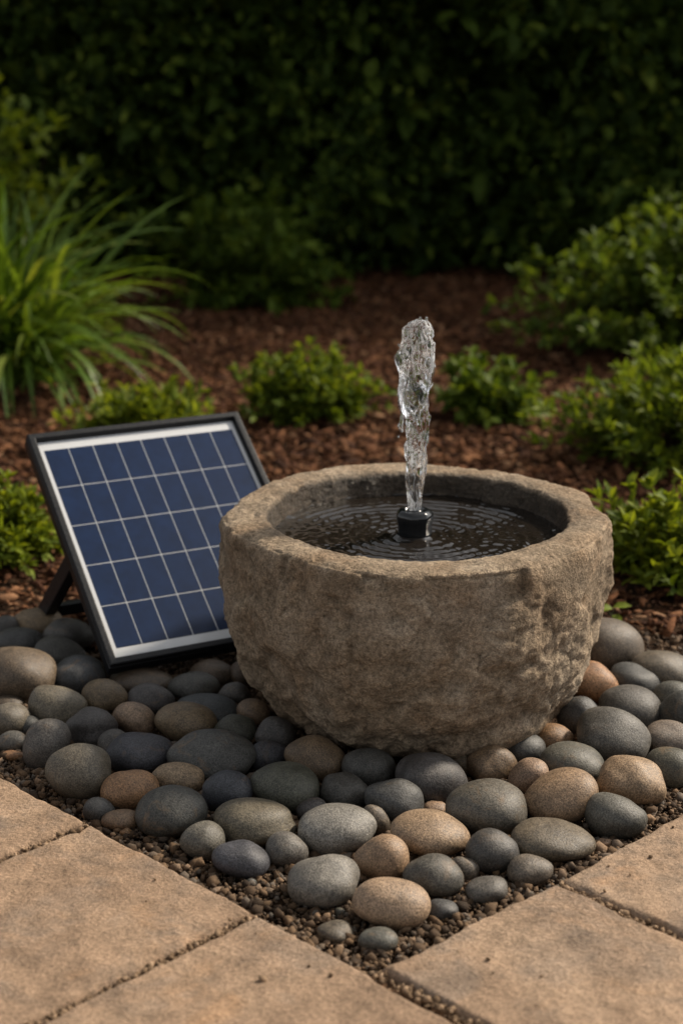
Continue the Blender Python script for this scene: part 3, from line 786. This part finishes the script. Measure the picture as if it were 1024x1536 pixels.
# ------------------------------------------------------------------ plants
LEAF_F = np.array([[0, 1, 6, 6], [1, 2, 7, 6], [2, 5, 7, 7], [0, 6, 3, 3], [6, 7, 4, 3], [7, 5, 4, 4]])
def leaves(P, D, U, L, Wd, r, fold=.25, droop=.2):
    """P base points, D direction along the leaf, U up side; L length, Wd width: (n,) arrays. Returns verts (n*8,3) and tri/quad faces as tris."""
    n = len(P)
    D = D / (np.linalg.norm(D, axis=1)[:, None] + 1e-9); Sd = np.cross(D, U); Sd /= np.linalg.norm(Sd, axis=1)[:, None] + 1e-9; U = np.cross(Sd, D)
    prof = [(0, 0, 0), (.30, -.42, 1), (.66, -.40, 1), (.30, .42, 1), (.66, .40, 1), (1, 0, 0), (.30, 0, 0), (.66, 0, 0)]
    V = np.zeros((n, 8, 3))
    for k, (l, s, f) in enumerate(prof):
        V[:, k] = P + D * (L * l)[:, None] + Sd * (Wd * s)[:, None] + U * (Wd * fold * f * abs(s) * 2 - L * droop * l * l)[:, None]
    T = np.array([[0, 1, 6], [1, 2, 7], [1, 7, 6], [2, 5, 7], [0, 6, 3], [6, 7, 4], [6, 4, 3], [7, 5, 4]])
    F = T[None] + (np.arange(n) * 8)[:, None, None]
    return V.reshape(-1, 3), F.reshape(-1, 3)

def tubes(paths, rad, n=5):
    V = []; F = []
    for pth, r0 in zip(paths, rad):
        b = len(V); m = len(pth)
        for i, p in enumerate(pth):
            d = (pth[min(i + 1, m - 1)] - pth[max(i - 1, 0)]); d = d / (np.linalg.norm(d) + 1e-9)
            a = np.cross(d, [.3, .5, .81]); a /= np.linalg.norm(a) + 1e-9; c = np.cross(d, a); rr = r0 * (1 - .75 * i / (m - 1))
            for k in range(n): V.append(p + rr * (a * math.cos(6.2832 * k / n) + c * math.sin(6.2832 * k / n)))
        for i in range(m - 1):
            for k in range(n): F.append((b + i * n + k, b + i * n + (k + 1) % n, b + (i + 1) * n + (k + 1) % n, b + (i + 1) * n + k))
    return np.array(V), np.array(F)

def shrub(name, label, cat, loc, rx, ry, h, twigs, leaf, mat, seed, group=None, per=16, spread=.5, shape=.6, erect=.35, stem='wood'):
    """A bush of twigs: each twig runs from the crown's base to its outer shell and carries pairs of leaves along its outer part."""
    r = np.random.default_rng(seed); ll, lw = leaf
    root = empty(name, loc); tag(root, label, cat, group)
    k = r.normal(0, 1, (6, 3)) * 3; ph = r.uniform(0, 6.28, 6)
    PP, DD, UU = [], [], []; paths = []; rad = []
    for _ in range(twigs):
        az = r.uniform(0, 2 * math.pi); cz = r.uniform(0, 1) ** shape; rho = math.sqrt(max(0, 1 - cz * cz))
        d = np.array([math.cos(az) * rho, math.sin(az) * rho, cz])
        lump = 1 + .13 * np.sin(k @ d + ph).sum() / 1.6
        ext = r.uniform(.55, 1.16) * max(.55, lump)
        tip = d * np.array([rx, ry, h]) * ext; tip[2] = max(tip[2], .02)
        b = np.array([d[0] * rx * spread * r.uniform(.2, .8), d[1] * ry * spread * r.uniform(.2, .8), 0])
        ctrl = b + (tip - b) * .5 + np.array([0, 0, h * .12])
        t = np.linspace(0, 1, 9)[:, None]
        pth = (1 - t) ** 2 * b + 2 * t * (1 - t) * ctrl + t * t * tip
        paths.append(pth); rad.append(r.uniform(.0018, .0034) * (h / .4) ** .5)
        tt = r.uniform(.35, 1.0, per); tt[:3] = r.uniform(.93, 1.0, 3)
        for q in tt:
            p = (1 - q) ** 2 * b + 2 * q * (1 - q) * ctrl + q * q * tip
            tan = 2 * (1 - q) * (ctrl - b) + 2 * q * (tip - ctrl); tan /= np.linalg.norm(tan) + 1e-9
            side = r.normal(0, 1, 3); side -= tan * side.dot(tan); side /= np.linalg.norm(side) + 1e-9
            PP.append(p); DD.append(side * .85 + tan * r.uniform(.3, .9) + np.array([0, 0, erect])); UU.append(np.array([0, 0, 1.0]) + r.normal(0, .35, 3))
    PP, DD, UU = map(np.array, (PP, DD, UU)); n = len(PP)
    L = ll * r.uniform(.6, 1.2, n); Wd = lw * r.uniform(.7, 1.15, n)
    V, F = leaves(PP, DD, UU, L, Wd, r)
    V[:, 2] = np.maximum(V[:, 2], .004)
    fast_mesh('foliage', V, F, mat, root, smooth=False)
    V, F = tubes(paths, rad, 4); fast_mesh('stems', V, F, M[stem], root, smooth=True)
    return root

def gp(x, y):
    p = ground_at(x, y, 0); return (p[0], p[1], 0)

LM = dict(
    bush=mat_leaf('bush_leaf', [(0, (.048, .082, .011)), (.5, (.095, .15, .018)), (.85, (.15, .205, .028)), (1, (.12, .165, .028))], .34, .55, .18),
    dark=mat_leaf('dark_leaf', [(0, (.045, .078, .012)), (.6, (.085, .135, .018)), (1, (.14, .19, .026))], .26, .6, .12),
    lime=mat_leaf('lime_leaf', [(0, (.080, .120, .014)), (.5, (.150, .20, .020)), (1, (.24, .29, .034))], .40, .55, .2),
    mid=mat_leaf('mid_leaf', [(0, (.060, .098, .012)), (.5, (.115, .165, .018)), (1, (.19, .24, .028))], .40, .55, .18),
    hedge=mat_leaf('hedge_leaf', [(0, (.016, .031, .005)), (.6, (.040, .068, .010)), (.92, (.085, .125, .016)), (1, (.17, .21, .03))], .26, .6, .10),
    grass=mat_leaf('grass_blade', [(0, (.045, .090, .012)), (.5, (.085, .150, .020)), (.9, (.13, .20, .030)), (1, (.20, .24, .05))], .38, .4, .4),
)

def build_hedge():
    r = np.random.default_rng(31)
    root = empty('hedge', (0, 4.05, 0)); tag(root, 'tall dense dark green hedge closing off the back of the garden', 'hedge')
    X0, X1, H = -4.2, 4.6, 2.75
    # inner mass of twigs
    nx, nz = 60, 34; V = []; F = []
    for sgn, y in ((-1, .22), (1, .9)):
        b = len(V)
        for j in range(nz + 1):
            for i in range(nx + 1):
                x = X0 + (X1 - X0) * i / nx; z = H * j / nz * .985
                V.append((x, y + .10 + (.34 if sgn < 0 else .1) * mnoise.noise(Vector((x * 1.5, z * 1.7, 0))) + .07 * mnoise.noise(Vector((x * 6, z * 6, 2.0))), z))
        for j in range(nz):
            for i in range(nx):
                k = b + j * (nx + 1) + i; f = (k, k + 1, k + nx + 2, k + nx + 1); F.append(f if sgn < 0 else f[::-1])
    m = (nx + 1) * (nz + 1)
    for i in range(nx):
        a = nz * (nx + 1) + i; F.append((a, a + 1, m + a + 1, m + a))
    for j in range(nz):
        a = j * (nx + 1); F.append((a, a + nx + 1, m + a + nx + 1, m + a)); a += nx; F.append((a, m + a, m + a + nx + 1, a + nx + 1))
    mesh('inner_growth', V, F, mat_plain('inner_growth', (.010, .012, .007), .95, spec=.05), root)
    # leaf sprays; denser where the picture looks
    def sprays(n, x0, x1, z0, z1, ls, per, yr):
        PP, DD, UU = [], [], []
        for _ in range(n):
            x = r.uniform(x0, x1); z = r.uniform(z0, z1)
            bulge = .34 * mnoise.noise(Vector((x * 1.5, z * 1.7, 0))) + .13 * mnoise.noise(Vector((x * 4, z * 4, 3)))
            y = .10 + bulge - r.uniform(-.1, yr) ** 1.0
            d = np.array([r.normal(0, .6), -1.0, r.normal(.35, .5)]); d /= np.linalg.norm(d); ln = r.uniform(.06, .16)
            for _k in range(per):
                q = r.uniform(.1, 1); s = r.normal(0, 1, 3)
                PP.append(np.array([x, y, z]) + d * ln * q); DD.append(s * .8 + d * .8); UU.append(np.array([0, -.4, 1]) + r.normal(0, .4, 3))
        PP, DD, UU = map(np.array, (PP, DD, UU)); k = len(PP)
        return leaves(PP, DD, UU, ls * r.uniform(.6, 1.25, k), ls * .52 * r.uniform(.7, 1.2, k), r)
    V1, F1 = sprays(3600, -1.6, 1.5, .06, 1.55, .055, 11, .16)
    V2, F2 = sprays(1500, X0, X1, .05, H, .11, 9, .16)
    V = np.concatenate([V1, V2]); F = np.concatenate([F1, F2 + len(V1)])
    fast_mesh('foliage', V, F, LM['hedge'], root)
build_hedge()

def build_grass(label, loc, nb, length, spread, seed):
    r = np.random.default_rng(seed); root = empty('ornamental_grass', loc); tag(root, label, 'ornamental grass')
    V = []; F = []; m = 13
    for i in range(nb):
        az = r.uniform(0, 6.2832); d = np.array([math.cos(az), math.sin(az), 0]); s = np.array([-d[1], d[0], 0])
        s = s * math.cos(.5) + np.array([0, 0, 1]) * 0 + d * r.normal(0, .25)
        b = np.array([r.normal(0, .055), r.normal(0, .055), 0]); L = length * r.uniform(.55, 1.12); wd = r.uniform(.0065, .0130)
        th = r.uniform(.55, 1.5); arch = r.uniform(.9, 2.3) * (1.5 - th * .55)
        p = b.copy(); base = len(V); tw = r.normal(0, .4)
        for k in range(m):
            t = k / (m - 1); ang = th - arch * t ** 1.5
            w = wd * (.55 + .9 * t if t < .4 else (1 - ((t - .4) / .6) ** 2.2) * .91 + .02)
            sd = s * math.cos(tw * t) + np.array([0, 0, 1]) * math.sin(tw * t)
            V += [p - sd * w, p + np.array([0, 0, -w * .35]), p + sd * w]
            p = p + (d * math.cos(ang) + np.array([0, 0, math.sin(ang)])) * L / (m - 1)
            p[2] = max(p[2], .012)
        for k in range(m - 1):
            q = base + k * 3; F += [(q, q + 1, q + 4, q + 3), (q + 1, q + 2, q + 5, q + 4)]
    fast_mesh('blades', np.array(V), np.array(F), LM['grass'], root, smooth=True)
    V, F = tubes([np.array([[0, 0, 0.0], [0, 0, .03], [0, 0, .06]])], [.06], 16); fast_mesh('crown_base', V, F, M['stem'], root, smooth=True)
build_grass('tall arching clump of bright green ornamental grass at the left', gp(12, 578), 430, .60, .1, 41)

shrub('bush', 'large rounded green bush in front of the hedge at the right', 'bush', gp(1000, 530), .39, .38, .40, 400, (.036, .021), LM['bush'], 51, per=22, spread=.35)
shrub('bush', 'low spreading bright green bush at the right, below the large rounded bush', 'bush', gp(1012, 690), .25, .25, .20, 260, (.034, .013), LM['mid'], 52, per=20, erect=.6)
shrub('bush', 'bright yellow green leafy shrub behind the ornamental grass at upper left', 'bush', gp(-10, 500), .30, .26, .60, 190, (.055, .026), LM['mid'], 53, per=18, spread=.3)
shrub('bush', 'dark low shrub standing in shade under the hedge, right of the grass', 'bush', gp(370, 462), .31, .24, .33, 190, (.055, .028), LM['dark'], 54, per=16)
shrub('ground_cover_plant', 'low leafy green plant in the mulch between solar panel and fountain jet', 'plant', gp(462, 632), .155, .14, .145, 190, (.026, .014), LM['mid'], 55, per=16, erect=.6)
shrub('ground_cover_plant', 'small dark green plant in the mulch just right of the water jet', 'plant', gp(728, 632), .125, .11, .13, 100, (.034, .020), LM['bush'], 56, per=12, erect=.4)
shrub('ground_cover_plant', 'small light green plant peeping over the top edge of the solar panel', 'plant', gp(225, 665), .20, .12, .12, 130, (.030, .013), LM['lime'], 57, per=14, erect=.7)
shrub('ground_cover_plant', 'bright green low plant at the left edge beside the solar panel', 'plant', gp(-5, 842), .135, .13, .13, 190, (.026, .011), LM['lime'], 58, per=18, erect=.6)
shrub('ground_cover_plant', 'bright green low plant at the right edge beside the basin rim', 'plant', gp(1010, 865), .135, .15, .12, 170, (.030, .013), LM['lime'], 59, per=18, erect=.6)
shrub('ground_cover_plant', 'dark ground plant at the right edge between the low bush and the bright plant', 'plant', gp(1030, 895), .06, .06, .05, 22, (.030, .015), LM['mid'], 60, per=8)

def build_seedling():
    p = gp(917, 945); root = empty('seedling', p); tag(root, 'tiny seedling with four green leaves behind the large brown grey pebble at right', 'seedling')
    tops = [np.array([.0, 0, .035]), np.array([-.006, .004, .030])]
    V, F = tubes([np.array([[0, 0, 0.0], [.001, 0, .018], t]) for t in tops], [.0012, .0012], 5); fast_mesh('stems', V, F, M['stem'], root, smooth=True)
    P = np.array([[0, 0, .036], [0, 0, .034], [-.005, .003, .030], [.0, -.001, .024]]); D = np.array([[1, -.1, .25], [-.8, -.3, .2], [-.9, .2, .05], [.3, -.9, .0]])
    for k in range(4):
        V, F = leaves(P[k:k + 1], D[k:k + 1], np.array([[0, -.5, 1.0]]), np.array([.028]), np.array([.015]), None)
        fast_mesh('leaf', V, F, LM['lime'], root, smooth=True)
build_seedling()
